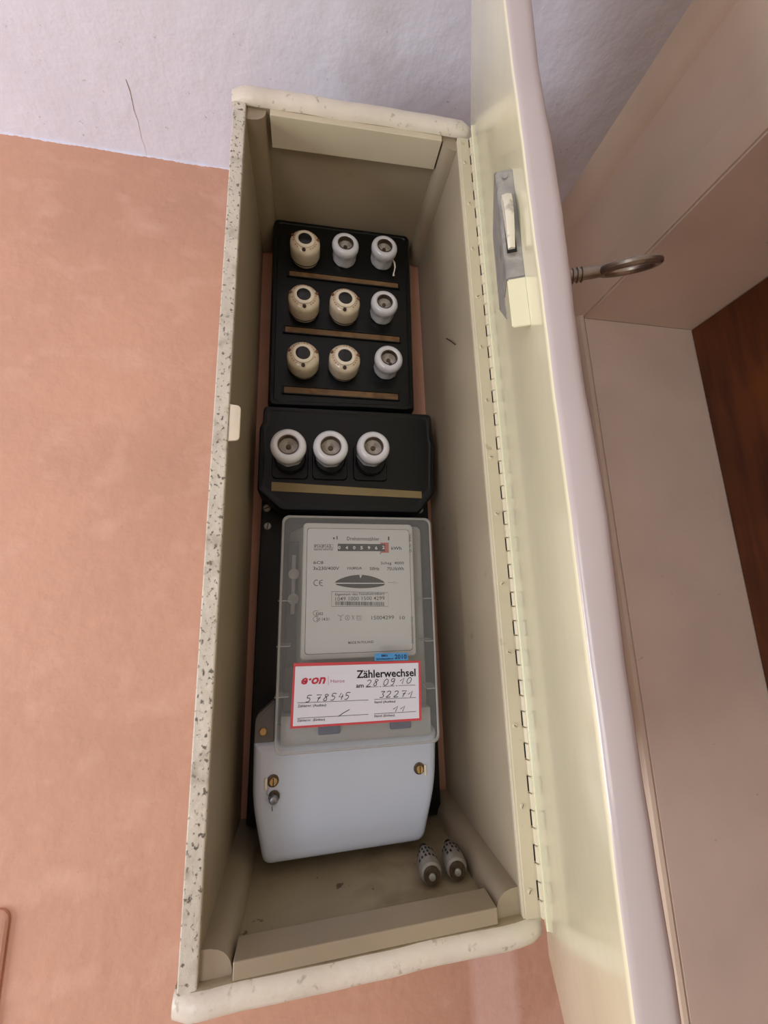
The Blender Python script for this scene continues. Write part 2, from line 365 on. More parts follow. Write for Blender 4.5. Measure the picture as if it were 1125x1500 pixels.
finish('bottom_board', board(XL-.004, XR-.002, lambda x: zb(x, 0), lambda x: zb(x, .033), -D-.010, -.001, .014), 'dirty', cab, True, angle=60)
e = finish('nose_strip', board(XL-.0045, XR-.0018, lambda x: zb(x, -.0012), lambda x: zb(x, .0318), -D-.0125, -D+.012, .014), 'lip', cab, True, angle=60)
e['label'] = 'pale rounded front nose of the bottom board'
# quarter-round battens running front to back in the four corners
def batten(x, z, sx, sz, w, h):
    q = [(x, z), (x+sx*w, z)]
    for i in range(7):
        a = math.radians(8+82*i/6); q.append((x+sx*w*math.cos(a)**.8, z+sz*h*math.sin(a)**.8))
    q[-1] = (x, z+sz*h)
    b = prism(q, -D+.008, -.004, 0); return finish('corner_batten', b, 'inner', cab, True, angle=40)
batten(IL, -.6180, 1, 1, .040, .034); batten(IR, -.6115, -1, 1, .038, .036)
batten(IL, .8465, 1, -1, .038, .030); batten(IR, .868, -1, -1, .032, .034)
# flat strips across the front, between the battens
x0, x1 = IL+.042, IR-.040
finish('cross_strip', slab(x0, x1, -.342, -.298, lambda x: zb(x, .0325), lambda x: zb(x, .0535), .002), 'inner', cab)
finish('cross_strip', slab(IL+.046, IR-.034, -.335, -.272, lambda x: zt(x, -.052), lambda x: zt(x, -.0355), .0015), 'enamel', cab)
# knots and dirt on the bottom strip and the bottom board
# catch plate on the left
tb = finish('catch_plate', prism(rpoly([(IL-.0006, .186), (IL+.018, .184), (IL+.018, .122), (IL-.0006, .120)], [.001, .007, .007, .001]), -D+.0005, -D+.006, .0015), 'tab', cab, True)
tb['label'] = 'small cream catch plate with rounded corners'
# bent pin in the right side panel
finish('pin', tube([(IR+.002, -.20, .452), (IR-.004, -.203, .450), (IR-.006, -.232, .424), (IR-.005, -.256, .398)], .0011, 6), 'darkspot', cab)
# long piano hinge
hx, hy = XR, -D-.006
hl = finish('hinge_leaf', box(IR+.004, XR-.0062, -D-.0028, -D+.0015, -.612, .860, .0006), 'enamel', cab)
N = 62; hz0, hz1 = -.612, .860; st = (hz1-hz0)/N
for i in range(N):
    za = hz0+i*st; bb = lathe([(.0034, 0), (.0042, .0008), (.0042, st-.0022), (.0034, st-.0014)], 10, (hx-.0005, hy+.0012, za), axis='z')
    if i % 2 == 0: box(XR-.0070, XR-.001, -D-.0028, -D-.0004, za+.0006, za+st-.0018, bm=bb)
    if i < 1: k0 = None
    k = finish('knuckle', bb, 'enamel', hl, True)
slits = bmesh.new()
for i in range(1, N, 2): box(XR-.0068, XR-.0040, -D-.0022, -D-.0006, hz0+i*st+.0008, hz0+(i+1)*st-.0018, bm=slits)
finish('leaf_slit', slits, 'dark', hl)['kind'] = 'stuff'
for i, z in enumerate([-.577, -.464, -.349, -.236, -.123, .001, .108, .222, .336, .45, .565, .68, .79]):
    s = slotted_screw('screw', hl, .2875+.001*math.sin(i*3), -D-.0022, z, .0042, 'enamel'); a = random.uniform(0, 3.1)
    rib = bmesh.new(); ribbon([(.2875+.001*math.sin(i*3)-.003*math.cos(a), z-.003*math.sin(a)), (.2875+.001*math.sin(i*3)+.003*math.cos(a), z+.003*math.sin(a))], .0011, -D-.0046, rib)
    rib2 = rib; o = finish('screw_slot', rib2, 'rust', hl)

# door of the cabinet ------------------------------------------------
A = math.radians(22); dv = Vector((-math.sin(A), -math.cos(A), 0)); nv = Vector((math.cos(A), -math.sin(A), 0)); HP = Vector((.3065, -D-.005, 0))
def dw(b):
    """door frame (r from hinge, offset outward, z) to room"""
    for v in b.verts: v.co = HP+dv*v.co.x+nv*v.co.y+Vector((0, 0, v.co.z))
    return b
DR = .4175
b = bmesh.new(); nz = 60; sec = rpoly([(.004, 0), (DR, 0), (DR, .0275), (.004, .0275)], [.002, .0060, .009, .003], 4)
R = []
for k in range(nz+1):
    z = -.653+(.893+.653)*k/nz; wv = .0009*math.sin(k*.9)+.0006*math.sin(k*2.3+1); wv2 = .0012*math.sin(k*.55+2)
    R.append([b.verts.new((p[0]+(wv if p[0] > .3 else 0), p[1]+(wv2 if (p[0] > .3 and p[1] > .015) else 0), z)) for p in sec])
n = len(sec)
for P1, P2 in zip(R, R[1:]):
    for i in range(n): b.faces.new((P1[i], P1[(i+1) % n], P2[(i+1) % n], P2[i]))
b.faces.new(R[0][::-1]); b.faces.new(R[-1])
door = finish('door', dw(b), 'door_enamel', cab, True, angle=60)
door.data.materials.append(MT['outer'])
_o = OR['meter_cabinet']
for f in door.data.polygons:
    q = (f.center+_o-Vector((0, 0, Z0)))/K-HP
    if q.dot(nv) > .0022 and q.dot(dv) > .02: f.material_index = 1
door['label'] = 'open door with glossy cream enamel and a worn rounded edge'
finish('hinge_leaf', dw(box(.0035, .026, -.0018, .001, -.612, .860, .0004)), 'door_enamel', door)
# surface lock on its inner face
lk = [(.292, .155), (.365, .150), (.365, .311), (.356, .322), (.300, .300)]
b = bmesh.new(); low = [(.338, .1465), (.3655, .118), (.3655, .1748), (.338, .1748)]; up = [(.292, .195), (.3375, .1475), (.3375, .1752), (.365, .1752), (.365, .311), (.357, .322), (.300, .296)]
def lockp(pts, h, bev):
    bb = bmesh.new(); a = [bb.verts.new((p[0], .001, p[1])) for p in pts]; c = [bb.verts.new((p[0], -h, p[1])) for p in pts]; n = len(pts)
    bb.faces.new(a); bb.faces.new(c[::-1])
    for i in range(n): bb.faces.new((a[i], c[i], c[(i+1) % n], a[(i+1) % n]))
    bmesh.ops.recalc_face_normals(bb, faces=bb.faces)
    bmesh.ops.bevel(bb, geom=list(bb.edges), offset=bev, segments=2, affect='EDGES'); return dw(bb)
l1 = finish('lock_case', lockp(up, .0182, .0012), 'steel', door, True); l1['label'] = 'bare worn steel upper part of the lock case'
l2 = finish('lock_case', lockp(low, .0176, .0012), 'door_enamel', door, True); l2['label'] = 'lower part of the lock case, painted over in cream'
finish('bolt_slot', dw(box(.3640, .3662, -.0148, -.0050, .206, .278, .0004)), 'dark', door)
def bolt():
    bb = bmesh.new(); R = []
    for k in range(9):
        t = k/8; z = .273-.064*t; out = .368+.011*math.sin(math.pi*min(1, t*.9+.1))*(1-.25*t); w0 = .0100-.0030*t
        cx = -.0104
        R.append([bb.verts.new(p) for p in ((.3655, cx-w0/2, z), (out, cx-w0/2, z), (out+.0012, cx, z), (out, cx+w0/2, z), (.3655, cx+w0/2, z))])
    for a_, c_ in zip(R, R[1:]):
        for i in range(5): bb.faces.new((a_[i], a_[(i+1) % 5], c_[(i+1) % 5], c_[i]))
    bb.faces.new(R[0]); bb.faces.new(R[-1][::-1]); return dw(bb)
finish('bolt', bolt(), 'bolt', door, True)['label'] = 'curved bare metal bolt tongue'
for (z, c_) in ((.304, -.009),):
    bb = bmesh.new()
    for k in range(14):
        a = 2*math.pi*k/14; bb.verts.new((.3664, c_+.0028*math.cos(a), z+.0045*math.sin(a)))
    bb.faces.new(bb.verts[:]); finish('lock_screw', dw(bb), 'steel', door)

# key stuck through the door from outside
kz = .195; kr = .33
key = thing('key', 'tarnished metal key with an oval ring bow, stuck in the outside of the cabinet door', 'key', (HP+dv*kr+nv*.03+Vector((0, 0, kz)))[:])
kp = lambda q, s=0, z=0: HP+dv*(kr+s)+nv*q+Vector((0, 0, kz+z))
b = tube([kp(.0276), kp(.075), kp(.088)], [.0062, .0062, .0058], 14)
finish('shaft', b, 'keymetal', key, True)
for q in (.056, .0605, .065): finish('ring_collar', tube([kp(q-.0013), kp(q-.0006), kp(q+.0006), kp(q+.0013)], [.0062, .0079, .0079, .0062], 14), 'keymetal', key, True)
ring = []
for k in range(28):
    a = 2*math.pi*k/28; q_ = .112+.027*math.cos(a); s_ = .021*math.sin(a); ring.append(kp(q_, s_, -s_*.57))
finish('bow', tube(ring, .0044, 10, closed=True), 'keymetal', key, True)

# ================================================================== SWITCHGEAR
fb = thing('fuse_box', 'black upper fuse board holding three rows of three fuses', 'fuse box', (.04, 0, .58))
f0 = rpoly([(-.139, .313), (.216, .322), (.225, .851), (-.140, .846)], .012)
cb = loft([(inset(f0, -.003), -.002), (inset(f0, -.003), -.078), (f0, -.084), (inset(f0, .003), -.088), (inset(f0, .010), -.0885), (inset(f0, .012), -.0865), (inset(f0, .015), -.0865)])
finish('housing', cb, 'black', fb, True)
finish('rib', box(-.115, .20, -.0885, -.086, .322, .3245), 'black', fb)
rows = [(-.098, .188, .676, .6895), (-.105, .186, .512, .5265), (-.104, .176, .3475, .3625)]
for i, (xa, xb, za, zb_) in enumerate(rows):
    b = bmesh.new()
    for q in ((xa-.006, xb+.004, zb_+.0008, zb_+.004), (xa-.006, xb+.004, za-.004, za-.0008), (xa-.006, xa-.0008, za-.004, zb_+.004), (xb+.0008, xb+.004, za-.004, zb_+.004)):
        box(q[0], q[1], -.0905, -.086, q[2], q[3], .0006, 1, bm=b)
    fr = finish('strip_holder', b, 'black', fb)
    s = finish('label_strip', box(xa, xb, -.0885, -.0862, za, zb_), 'strip', fr); s['label'] = 'yellowed stained paper label strip'

mf = thing('main_fuse_box', 'wider black main fuse cover with three white fuses and one tan strip', 'fuse box', (.05, 0, .18))
pts = [(-.1445, .294), (.2495, .296), (.2500, .235), (.2530, .225), (.2450, .097), (.206, .050), (-.102, .053), (-.152, .097), (-.1515, .245), (-.1455, .255)]
p1 = rpoly(pts, [.010, .012, .004, .004, .008, .008, .008, .008, .004, .004], 3)
finish('cover', loft([(inset(p1, -.003), -.051), (inset(p1, -.003), -.108), (inset(p1, -.0015), -.115), (inset(p1, .001), -.118), (inset(p1, .008), -.1185), (inset(p1, .011), -.1165), (inset(p1, .014), -.1165)]), 'black', mf, True)
st_ = finish('label_strip', prism([(-.124, .0945), (.2165, .0835), (.2165, .1000), (-.124, .1150)], -.1185, -.1163), 'strip_clean', mf); st_['label'] = 'plain tan card strip'
for x in (-.085, .003, .096):
    finish('fuse_socket', loft([(rrect(x-.040, x+.040, .122, .208, .01), -.1160), (rrect(x-.038, x+.038, .124, .206, .01), -.1205)]), 'black', mf, True)
    finish('socket_collar', lathe([(.035, 0), (.035, .012), (.032, .016)], 28, (x, -.119, .168)), 'black', mf, True)

bp = thing('mounting_board', 'flat black mounting board behind the meter, with slotted screws on its left side', 'board', (.04, 0, -.25))
finish('backplate', prism(rpoly([(-.151, .13), (.253, .13), (.246, -.605), (-.160, -.580)], .008), -.048, -.002, .003), 'blackmat', bp, True)
for x, z, a in ((-.136, .028, 1.4), (-.139, .071, .4), (.230, .071, .9)):
    s = slotted_screw('screw', bp, x, -.0478, z, .0088, 'steel')
    rb = bmesh.new(); ribbon([(x-.0072*math.cos(a), z-.0072*math.sin(a)), (x+.0072*math.cos(a), z+.0072*math.sin(a))], .002, -.0527, rb); finish('slot', rb, 'dark', s)
# brown corrugated edge: narrow wooden packing seen at the lower left between board and cabinet wall
# fuses ---------------------------------------------------------------
def breaker(name, label, group, at, rot):
    t = thing(name, label, 'circuit breaker', at, group); t.rotation_euler = (0, rot, 0)
    def sc(bm_, m, nm, p=t, s=True):
        for v in bm_.verts: v.co.x *= 1.14; v.co.z *= 1.14; v.co.y *= .93
        return finish(nm, bm_, m, p, s, world=False)
    body = sc(lathe([(.0295, .000), (.0305, .002), (.0305, .009), (.0322, .0105), (.0330, .014), (.0330, .044), (.0324, .049), (.0300, .0535), (.0260, .0572), (.0215, .0590), (.0210, .0590)], 36), 'bakelite_cream', 'body')
    sc(lathe([(.0326, .0100), (.0332, .0105), (.0332, .0125), (.0326, .013)], 36), 'dark', 'groove_ring')
    sc(lathe([(.0215, .0585), (.0213, .0625), (.0195, .0640), (.0150, .0640), (.0140, .0600)], 32), 'tab', 'button_ring')
    sc(lathe([(.0142, .0600), (.0140, .0637), (.0120, .0650)], 24), 'button', 'button')
    sc(lathe([(.0040, .0575), (.0038, .0605), (.0020, .0612)], 12, (0, 0, -.0255)), 'darkspot', 'reset_pin')
    for s_ in (-1, 1): sc(lathe([(.0035, .0560), (.0034, .0577), (.0015, .058)], 12, (s_*.0272, 0, .008)), 'rust', 'rivet')
    # faded circular print round the button
    b = bmesh.new()
    for k in range(26):
        a = 2*math.pi*k/26
        if 4.2 < a < 5.2 or random.random() < .15: continue
        p = [(math.cos(a+da)*r_, math.sin(a+da)*r_) for da, r_ in ((-.06, .0235), (.06, .0235), (.06, .0262), (-.06, .0262))]
        b.faces.new([b.verts.new((q[0], -(.0588 if i_ < 2 else .0582), q[1])) for i_, q in enumerate(p)])
    sc(b, 'print', 'circular_print')['kind'] = 'stuff'
    return t
def fusecap(name, label, group, at, rot, big=1.0, spot=False):
    t = thing(name, label, 'fuse', at, group); t.rotation_euler = (0, rot, 0)
    def sc(bm_, m, nm, p=t):
        w_ = 1.13 if big < 1.1 else 1.05
        for v in bm_.verts: v.co.x *= w_; v.co.z *= w_; v.co.y *= .93
        return finish(nm, bm_, m, p, True, world=False)
    s = big
    def mod(a, h): return 1+(.05*max(0, math.cos(a*8))**.6 if .006*s < h < .032*s else 0)
    prof = [(.0245, 0), (.0262, .002), (.0265, .007), (.0262, .014), (.0266, .024), (.0275, .031), (.0292, .035), (.0304, .041), (.0304, .047), (.0290, .0525), (.0255, .0562), (.0215, .0572), (.0185, .0560), (.0172, .0540), (.0166, .040)]
    sc(lathe([(r*s, h*s) for r, h in prof], 48, mod=mod), 'porcelain', 'body')
    sc(lathe([(.0176*s, .0535*s), (.0176*s, .0556*s), (.0160*s, .0556*s), (.0158*s, .044*s)], 32, cap=False), 'rim', 'rim')
    g = sc(lathe([(.0160*s, .0405*s), (.0158*s, .0430*s), (.008*s, .0415*s), (.0046*s, .0405*s)], 28), 'inset', 'window_disc')
    sc(lathe([(.0044*s, .040*s), (.0040*s, .0430*s), (.002*s, .0436*s)], 12, (0, 0, 0)), 'rim', 'indicator')
    if spot:
        sc(lathe([(.0042, .0535), (.0040, .0578), (.002, .0588)], 12, (.001, 0, -.0165)), 'darkspot', 'burnt_spot')
    return t
G1 = 'cream circuit breakers on the fuse board'; G2 = 'white porcelain fuses'
YF = -.0865
breaker('circuit_breaker', 'cream screw-in breaker with black button, top left of the fuse board', G1, (-.059, YF, .737), .1)
breaker('circuit_breaker', 'cream screw-in breaker with black button, left end of the middle row', G1, (-.060, YF, .577), -.05)
breaker('circuit_breaker', 'cream screw-in breaker with black button, centre of the middle row', G1, (.040, YF, .579), .06)
breaker('circuit_breaker', 'cream screw-in breaker with black button, left end of the third row', G1, (-.060, YF, .420), -.02)
breaker('circuit_breaker', 'cream screw-in breaker with black button, centre of the third row', G1, (.038, YF, .422), .04)
fusecap('screw_fuse', 'white porcelain screw fuse in the middle of the top row', G2, (.043, YF, .748), .2)
f_ = fusecap('screw_fuse', 'white porcelain screw fuse with a bit of white wire, right end of the top row', G2, (.145, YF, .756), .5)
o_ = W(.145, YF, .756)
b = tube([(.028, .0-.020, -.012), (.031, -.022, -.022), (.0325, -.020, -.034), (.030, -.012, -.044), (.0305, -.008, -.050)], [.0022, .0024, .0022, .002, .003], 8)
finish('wire_end', b, 'tab', f_, True, world=False); f_.rotation_euler = (0, 0, 0)
fusecap('screw_fuse', 'white porcelain screw fuse at the right end of the middle row', G2, (.140, YF, .588), .9)
fusecap('screw_fuse', 'white porcelain screw fuse with a dark burnt spot, right end of the third row', G2, (.146, YF, .431), 0, 1.02, True)
G3 = 'white main fuses below the fuse board'
fusecap('main_fuse', 'large white porcelain main fuse, first from the left, below the board', G3, (-.087, -.121, .179), .1, 1.18)
fusecap('main_fuse', 'large white porcelain main fuse, the middle one of three below the board', G3, (.002, -.121, .180), .3, 1.18)
fusecap('main_fuse', 'large white porcelain main fuse, nearest the right of three below the board', G3, (.0955, -.121, .184), .5, 1.15)

# ================================================================== THE METER
mt = thing('electricity_meter', 'grey electricity meter in a smoky clear cover with white dial and white terminal cover', 'electricity meter', (.053, -.048, -.2))
cv = rrect(-.096, .2045, -.4065, .0205, .013, 5)
finish('base', loft([(rrect(-.108, .214, -.56, .030, .015), -.0485), (rrect(-.108, .214, -.56, .030, .015), -.066)]), 'bodydark', mt, True)
finish('inner_frame', loft([(rrect(-.088, .197, -.40, .012, .012), -.066), (rrect(-.058, .197, -.40, .012, .012), -.150), (rrect(-.056, .195, -.398, .010, .012), -.152)]), 'body', mt, True)
finish('lower_frame', box(-.088, .197, -.180, -.066, -.401, -.350, .004), 'bodyband', mt, True)
finish('chassis', box(-.088, -.058, -.130, -.066, -.345, -.02, .004), 'bodydark', mt)
finish('chassis', box(-.086, -.010, -.165, -.10, -.348, -.268, .003), 'bodydark', mt)
for z in (-.09, -.14): finish('coil', lathe([(.006, 0), (.011, .002), (.011, .03), (.006, .032)], 16, (-.073, -.118, z)), 'body', mt, True)
finish('post', box(-.078, -.070, -.140, -.12, -.17, -.05, .001), 'body', mt)
for x in (.0, .135): finish('terminal_block', box(x-.02, x+.02, -.188, -.176, -.384, -.362, .002), 'blueplastic', mt)
YC = -.205
o = finish('clear_cover', loft([(inset(cv, -.007), -.062), (inset(cv, -.006), -.075), (inset(cv, -.0012), -.196), (inset(cv, .0003), -.2015), (inset(cv, .003), -.2045), (inset(cv, .006), YC)], cap0=False), 'cover', mt, True, angle=40)
o['label'] = 'smoky transparent plastic cover'
# bright moulded edge of the cover
A_ = inset(cv, -.0009); B_ = inset(cv, .0022)
finish('cover_edge', loft([(A_, -.200), (inset(A_, .0006), -.2052), (inset(cv, .0016), -.2062), (inset(cv, .0034), -.2056), (inset(cv, .0040), -.2048)], False, False), 'coverrim', mt, True)
for z in (-.143, -.225, -.312):
    for xa, xb in ((-.0990, -.074), (.184, .2070)): finish('cover_rib', box(xa, xb, -.2045, -.150, z-.0010, z+.0010, .0005, 1), 'coverrim', mt)
YD = -.170
pl = rrect(-.056, .1735, -.2555, .0125, .008, 4)
df = finish('dial_frame', loft([(pl, -.151), (pl, YD-.001), (inset(pl, .0018), YD-.003)]), 'dialframe', mt, True)
pp = rpoly([(-.047, -.244), (.1655, -.244), (.1650, .0005), (-.0475, .0010)], .007, 4)
finish('dial_groove', loft([(inset(pp, -.0010), YD-.0025), (inset(pp, -.0010), YD-.0033)]), 'greyink', mt)
dp = finish('dial_plate', loft([(pp, YD-.003), (pp, YD-.0040)]), 'dial', mt, True)
YP = YD-.0044
# reading map of the dial: drawing coordinates (about 1125 x 1312) to the plate
def bil(q, c):
    (x, y) = q; u = v = .5
    for _ in range(12):
        X = (1-u)*(1-v)*c[0][0]+u*(1-v)*c[1][0]+u*v*c[2][0]+(1-u)*v*c[3][0]; Y = (1-u)*(1-v)*c[0][1]+u*(1-v)*c[1][1]+u*v*c[2][1]+(1-u)*v*c[3][1]
        u += (x-X)/(c[1][0]-c[0][0]); v += (y-Y)/(c[3][1]-c[0][1])
    return u, v
CD = [(69, 48), (1040, 60), (1085, 1222), (30, 1285)]
def dm(x, y):
    u, v = bil((x, y), CD); return (-.056+.2295*u, .0125-.268*v)
ink = bmesh.new(); grey = bmesh.new()
def dt(s, x0, x1, ytop, ybot, bm_=None, **k):
    a = dm(x0, (ytop+ybot)/2); c = dm(x1, (ytop+ybot)/2); m1 = dm((x0+x1)/2, ytop)[1]; m2 = dm((x0+x1)/2, ybot)[1]; zc = (a[1]+c[1])/2; h = m1-m2
    text(s, a[0], c[0], zc-h/2, zc+h/2, YP, bm_ if bm_ is not None else ink, **{'bold': .012, **k})
def dstroke(pts, w=.0006, bm_=None): ribbon([dm(*p) for p in pts], w, YP, bm_ if bm_ is not None else ink)
def arc(cx, cy, rx, ry, a0, a1, n=12): return [(cx+rx*math.cos(math.radians(a0+(a1-a0)*i/n)), cy-ry*math.sin(math.radians(a0+(a1-a0)*i/n))) for i in range(n+1)]
dt('Drehstromzähler', 444, 735, 180, 214, grey)
dt('kWh', 845, 938, 268, 298)
for i, ch in enumerate('PAFAL'):
    xa = 157+i*33.4; dt(ch, xa+6, xa+27, 258, 284, bold=.01); dstroke([(xa, 252), (xa+32, 252), (xa+32, 290), (xa, 290), (xa, 252)], .0005)
dt('GRUPA APATOR', 155, 322, 295, 309, grey, bold=.02)
dt('6C8', 150, 236, 408, 436); dt('3x230/400V', 148, 374, 458, 490); dt('10(80)A', 446, 578, 458, 488); dt('50Hz', 648, 735, 458, 487); dt('75U/kWh', 806, 962, 456, 486)
dt('Schsg  4000', 748, 962, 406, 440, grey)
dstroke(arc(176, 607, 24, 25, 60, 300), .0013); dstroke(arc(224, 607, 24, 25, 75, 285), .0013); dstroke([(202, 606), (225, 606)], .0012)
# arrow
dstroke([(812, 597), (860, 597)], .0006, grey); dstroke([(866, 588), (914, 597), (866, 608), (866, 588)], .0005, grey)
# owner's box with barcode
dstroke([(308, 683), (815, 686), (817, 806), (304, 814), (308, 683)], .0007)
dt('Eigentum des Netzbetreibers', 338, 783, 690, 718, grey); dt('1049 1000 1500 4299', 340, 783, 724, 758, grey, bold=.004)
random.seed(5); x = 340.0
while x < 778:
    w = random.choice((3, 3, 5, 8)); p = [dm(x, 769), dm(x+w, 769), dm(x+w, 803), dm(x, 803)]
    ink.faces.new([ink.verts.new((q[0], YP, q[1])) for q in p]); x += w+random.choice((3, 4, 6))
dstroke(arc(172, 876, 27, 23, 50, 310), .0008, grey); dstroke(arc(172, 928, 27, 23, 50, 310), .0008, grey)
dt('D02', 170, 232, 868, 892); dt('20 14.51', 172, 285, 914, 940)
dstroke([(360, 886), (386, 902), (412, 884)], .0009, grey); dstroke([(386, 902), (386, 934)], .0009, grey); dstroke([(376, 934), (396, 934)], .0008, grey)
dstroke(arc(446, 911, 20, 21, 0, 360, 18), .0007, grey); dt('2', 439, 452, 900, 921, grey)
dstroke([(484, 892), (508, 892), (484, 928), (508, 928), (484, 892)], .0008, grey)
dstroke([(530, 892), (570, 892), (570, 930), (530, 930), (530, 892)], .0007, grey); dstroke([(540, 901), (560, 901), (560, 921), (540, 921), (540, 901)], .0007, grey)
dt('15004299', 664, 870, 888, 922, grey, bold=.004); dt('10', 924, 972, 888, 918, grey, bold=.004)
dt('MADE IN POLAND', 452, 682, 1108, 1130, grey)
# small print on edge, at the right
a = dm(1010, 320); c = dm(1026, 150); text('Gr. Nr.  80842', a[0], c[0], a[1], c[1], YP, grey, vert=True)
a = dm(1036, 1118); c = dm(1052, 892); text('DIN EN 60521 / 0,02', a[0], c[0], a[1], c[1], YP, grey, vert=True)
# pointers beside the type line
for q in ((322, 186, 336, 204), (352, 172, 361, 206), (813, 176, 826, 210)):
    p = [dm(q[0], q[1]), dm(q[2], q[1]), dm(q[2], q[3]), dm(q[0], q[3])]; ink.faces.new([ink.verts.new((v[0], YP, v[1])) for v in p])
dstroke([(748, 322), (741, 340)], .0014)
finish('lettering', ink, 'ink', dp); finish('lettering', grey, 'greyink', dp)
# counter
def dbox(x0, y0, x1, y1, ya, yb, bev=0):
    a = dm(x0, y1); c = dm(x1, y0); return box(min(a[0], c[0]), max(a[0], c[0]), yb, ya, min(a[1], c[1]), max(a[1], c[1]), bev)
finish('counter_frame', dbox(745, 232, 820, 326, YD-.0038, YD-.0043), 'reddrum', mt)
cw = finish('counter_drums', dbox(362, 246, 787, 314, YD-.0038, YD-.0047), 'drum', mt)
dg = bmesh.new()
for i, ch in enumerate('0405962'):
    xa = 365+i*66; w = 22
    a = dm(xa-(0 if i else 0), 282); c = dm(xa+w, 282); hh = .0068 if i < 6 else .0068
    text(ch, a[0], c[0], a[1]-hh/2+(.0012 if i == 6 else 0), a[1]+hh/2+(.0012 if i == 6 else 0), YD-.0050, dg, bold=.02)
finish('digits', dg, 'white', cw)
# disc window
b = bmesh.new(); up_ = [(332, 606)]+[(332+460*t, 606-72*math.sin(math.pi*t)**.72-4) for t in [i/24 for i in range(1, 24)]]+[(792, 606)]
dn_ = [(332+460*t, 612+38*math.sin(math.pi*t)**.6) for t in [i/24 for i in range(23, 0, -1)]]
poly = [dm(*p) for p in up_+dn_]; a = [b.verts.new((p[0], YP, p[1])) for p in poly]; b.faces.new(a)
wn = finish('disc_window', b, 'drum', mt)
b = bmesh.new(); ribbon([dm(335, 608), dm(560, 606), dm(790, 603)], .0017, YP-.0004, b); finish('rotor_disc', b, 'white', wn)
b = bmesh.new(); ps = [dm(553, 532), dm(577, 532), dm(563, 562)]; b.faces.new([b.verts.new((p[0], YP-.0004, p[1])) for p in ps]); finish('pointer', b, 'dial', wn)
# change-of-meter sticker
YS = YC-.0010
sq = [(-.0670, -.2545), (.1725, -.2605), (.1705, -.3665), (-.0700, -.3640)]
sk = finish('change_sticker', prism(sq, YS, YC+.0001), 'red', mt); sk['label'] = 'white paper sticker with a red border, printed and filled in by pen'
CS = [(5, 128), (1045, 92), (1057, 597), (-16, 668)]
def sm(x, y):
    u, v = bil((x, y), CS); X = [(1-u)*(1-v)*sq[0][i]+u*(1-v)*sq[1][i]+u*v*sq[2][i]+(1-u)*v*sq[3][i] for i in (0, 1)]; return X
b = bmesh.new(); b.faces.new([b.verts.new((sm(*p)[0], YS-.0004, sm(*p)[1])) for p in ((19, 156), (1026, 110), (1036, 578), (5, 648))]); finish('paper', b, 'paper', sk)
YT = YS-.0008
def stx(s, x0, x1, y0, y1, bm_, **k):
    """text whose baseline runs along the sticker; y0,y1 = top, bottom at the left end"""
    a0 = sm(x0, y0); a1 = sm(x0, y1); r = Vector(sm(x1, y1-(x1-x0)*.055))-Vector(a1)
    text(s, a1[0], a1[0]+r.x, a1[1], a0[1], YT, bm_, rot=-.018, **k)
ik = bmesh.new(); pen = bmesh.new(); rd = bmesh.new(); pk = bmesh.new()
stx('Zählerwechsel', 507, 1003, 182, 250, ik, bold=.022); stx('am', 504, 566, 304, 330, ik, bold=.018)
stx('Zählernr. (Ausbau)', 40, 264, 474, 502, ik, bold=.01); stx('Zählernr. (Einbau)', 38, 256, 592, 618, ik, bold=.01)
stx('Stand (Ausbau)', 655, 832, 438, 464, ik, bold=.01); stx('Stand (Einbau)', 655, 826, 554, 578, ik, bold=.01)
stx('e·on', 66, 258, 250, 308, rd, bold=.03, shear=.3); stx('Hanse', 298, 410, 262, 290, pk)
def sl(pts, w, bm_): ribbon([sm(*p) for p in pts], w, YT, bm_)
sl([(278, 232), (280, 312)], .0005, pk)
for p in ([(38, 459), (606, 430)], [(38, 584), (606, 549)], [(655, 425), (1006, 406)], [(655, 545), (1008, 523)], [(582, 324), (690, 318)], [(722, 316), (822, 311)], [(856, 308), (1002, 301)]): sl(p, .0007, ik)
for p in ((704, 318), (840, 309)): sl([(p[0]-4, p[1]), (p[0]+4, p[1])], .0016, ik)
GL = {'5': [[(.95, 0), (.35, .02), (.22, .42), (.55, .4), (.72, .62), (.5, .95), (.05, 1)]], '7': [[(.1, .04), (.95, 0), (.55, .5), (.35, 1)], [(.3, .5), (.8, .46)]],
      '8': [[(.85, .08), (.5, 0), (.3, .22), (.6, .5), (.62, .85), (.3, 1), (.12, .8), (.4, .48), (.82, .2), (.85, .08)]], '4': [[(.45, 0), (.1, .6), (.85, .55)], [(.75, .2), (.55, 1)]],
      '3': [[(.2, .05), (.85, .0), (.5, .42), (.75, .65), (.5, .98), (.05, .95)]], '2': [[(.15, .2), (.5, 0), (.85, .15), (.6, .6), (.1, 1), (.9, .95)]],
      '1': [[(.1, .55), (.85, 0), (.55, 1)]], '0': [[(.6, 0), (.2, .3), (.1, .8), (.4, 1), (.8, .7), (.88, .2), (.6, 0)]],
      '9': [[(.85, .1), (.5, 0), (.2, .25), (.4, .5), (.8, .3), (.85, .1)], [(.85, .1), (.75, .6), (.5, 1), (.2, .95)]]}
def smooth_(pts, k=5):
    out = []; n = len(pts)
    for i in range(n-1):
        p0 = Vector(pts[max(i-1, 0)]); p1 = Vector(pts[i]); p2 = Vector(pts[i+1]); p3 = Vector(pts[min(i+2, n-1)])
        for j in range(k):
            t = j/k; out.append(tuple(.5*((2*p1)+(-p0+p2)*t+(2*p0-5*p1+4*p2-p3)*t*t+(-p0+3*p1-3*p2+p3)*t**3)))
    out.append(pts[-1]); return out
def hand(s, spots, w, h):
    for ch, (x, y) in zip(s, spots):
        for g in GL[ch]:
            pts = [(x+w*px+(1-py)*h*.12, y+h*py) for px, py in g]; sl(smooth_(pts) if ch not in '174' else pts, .0012, pen)
hand('578545', [(100, 395), (178, 390), (236, 385), (296, 378), (358, 374), (408, 370)], 46, 56)
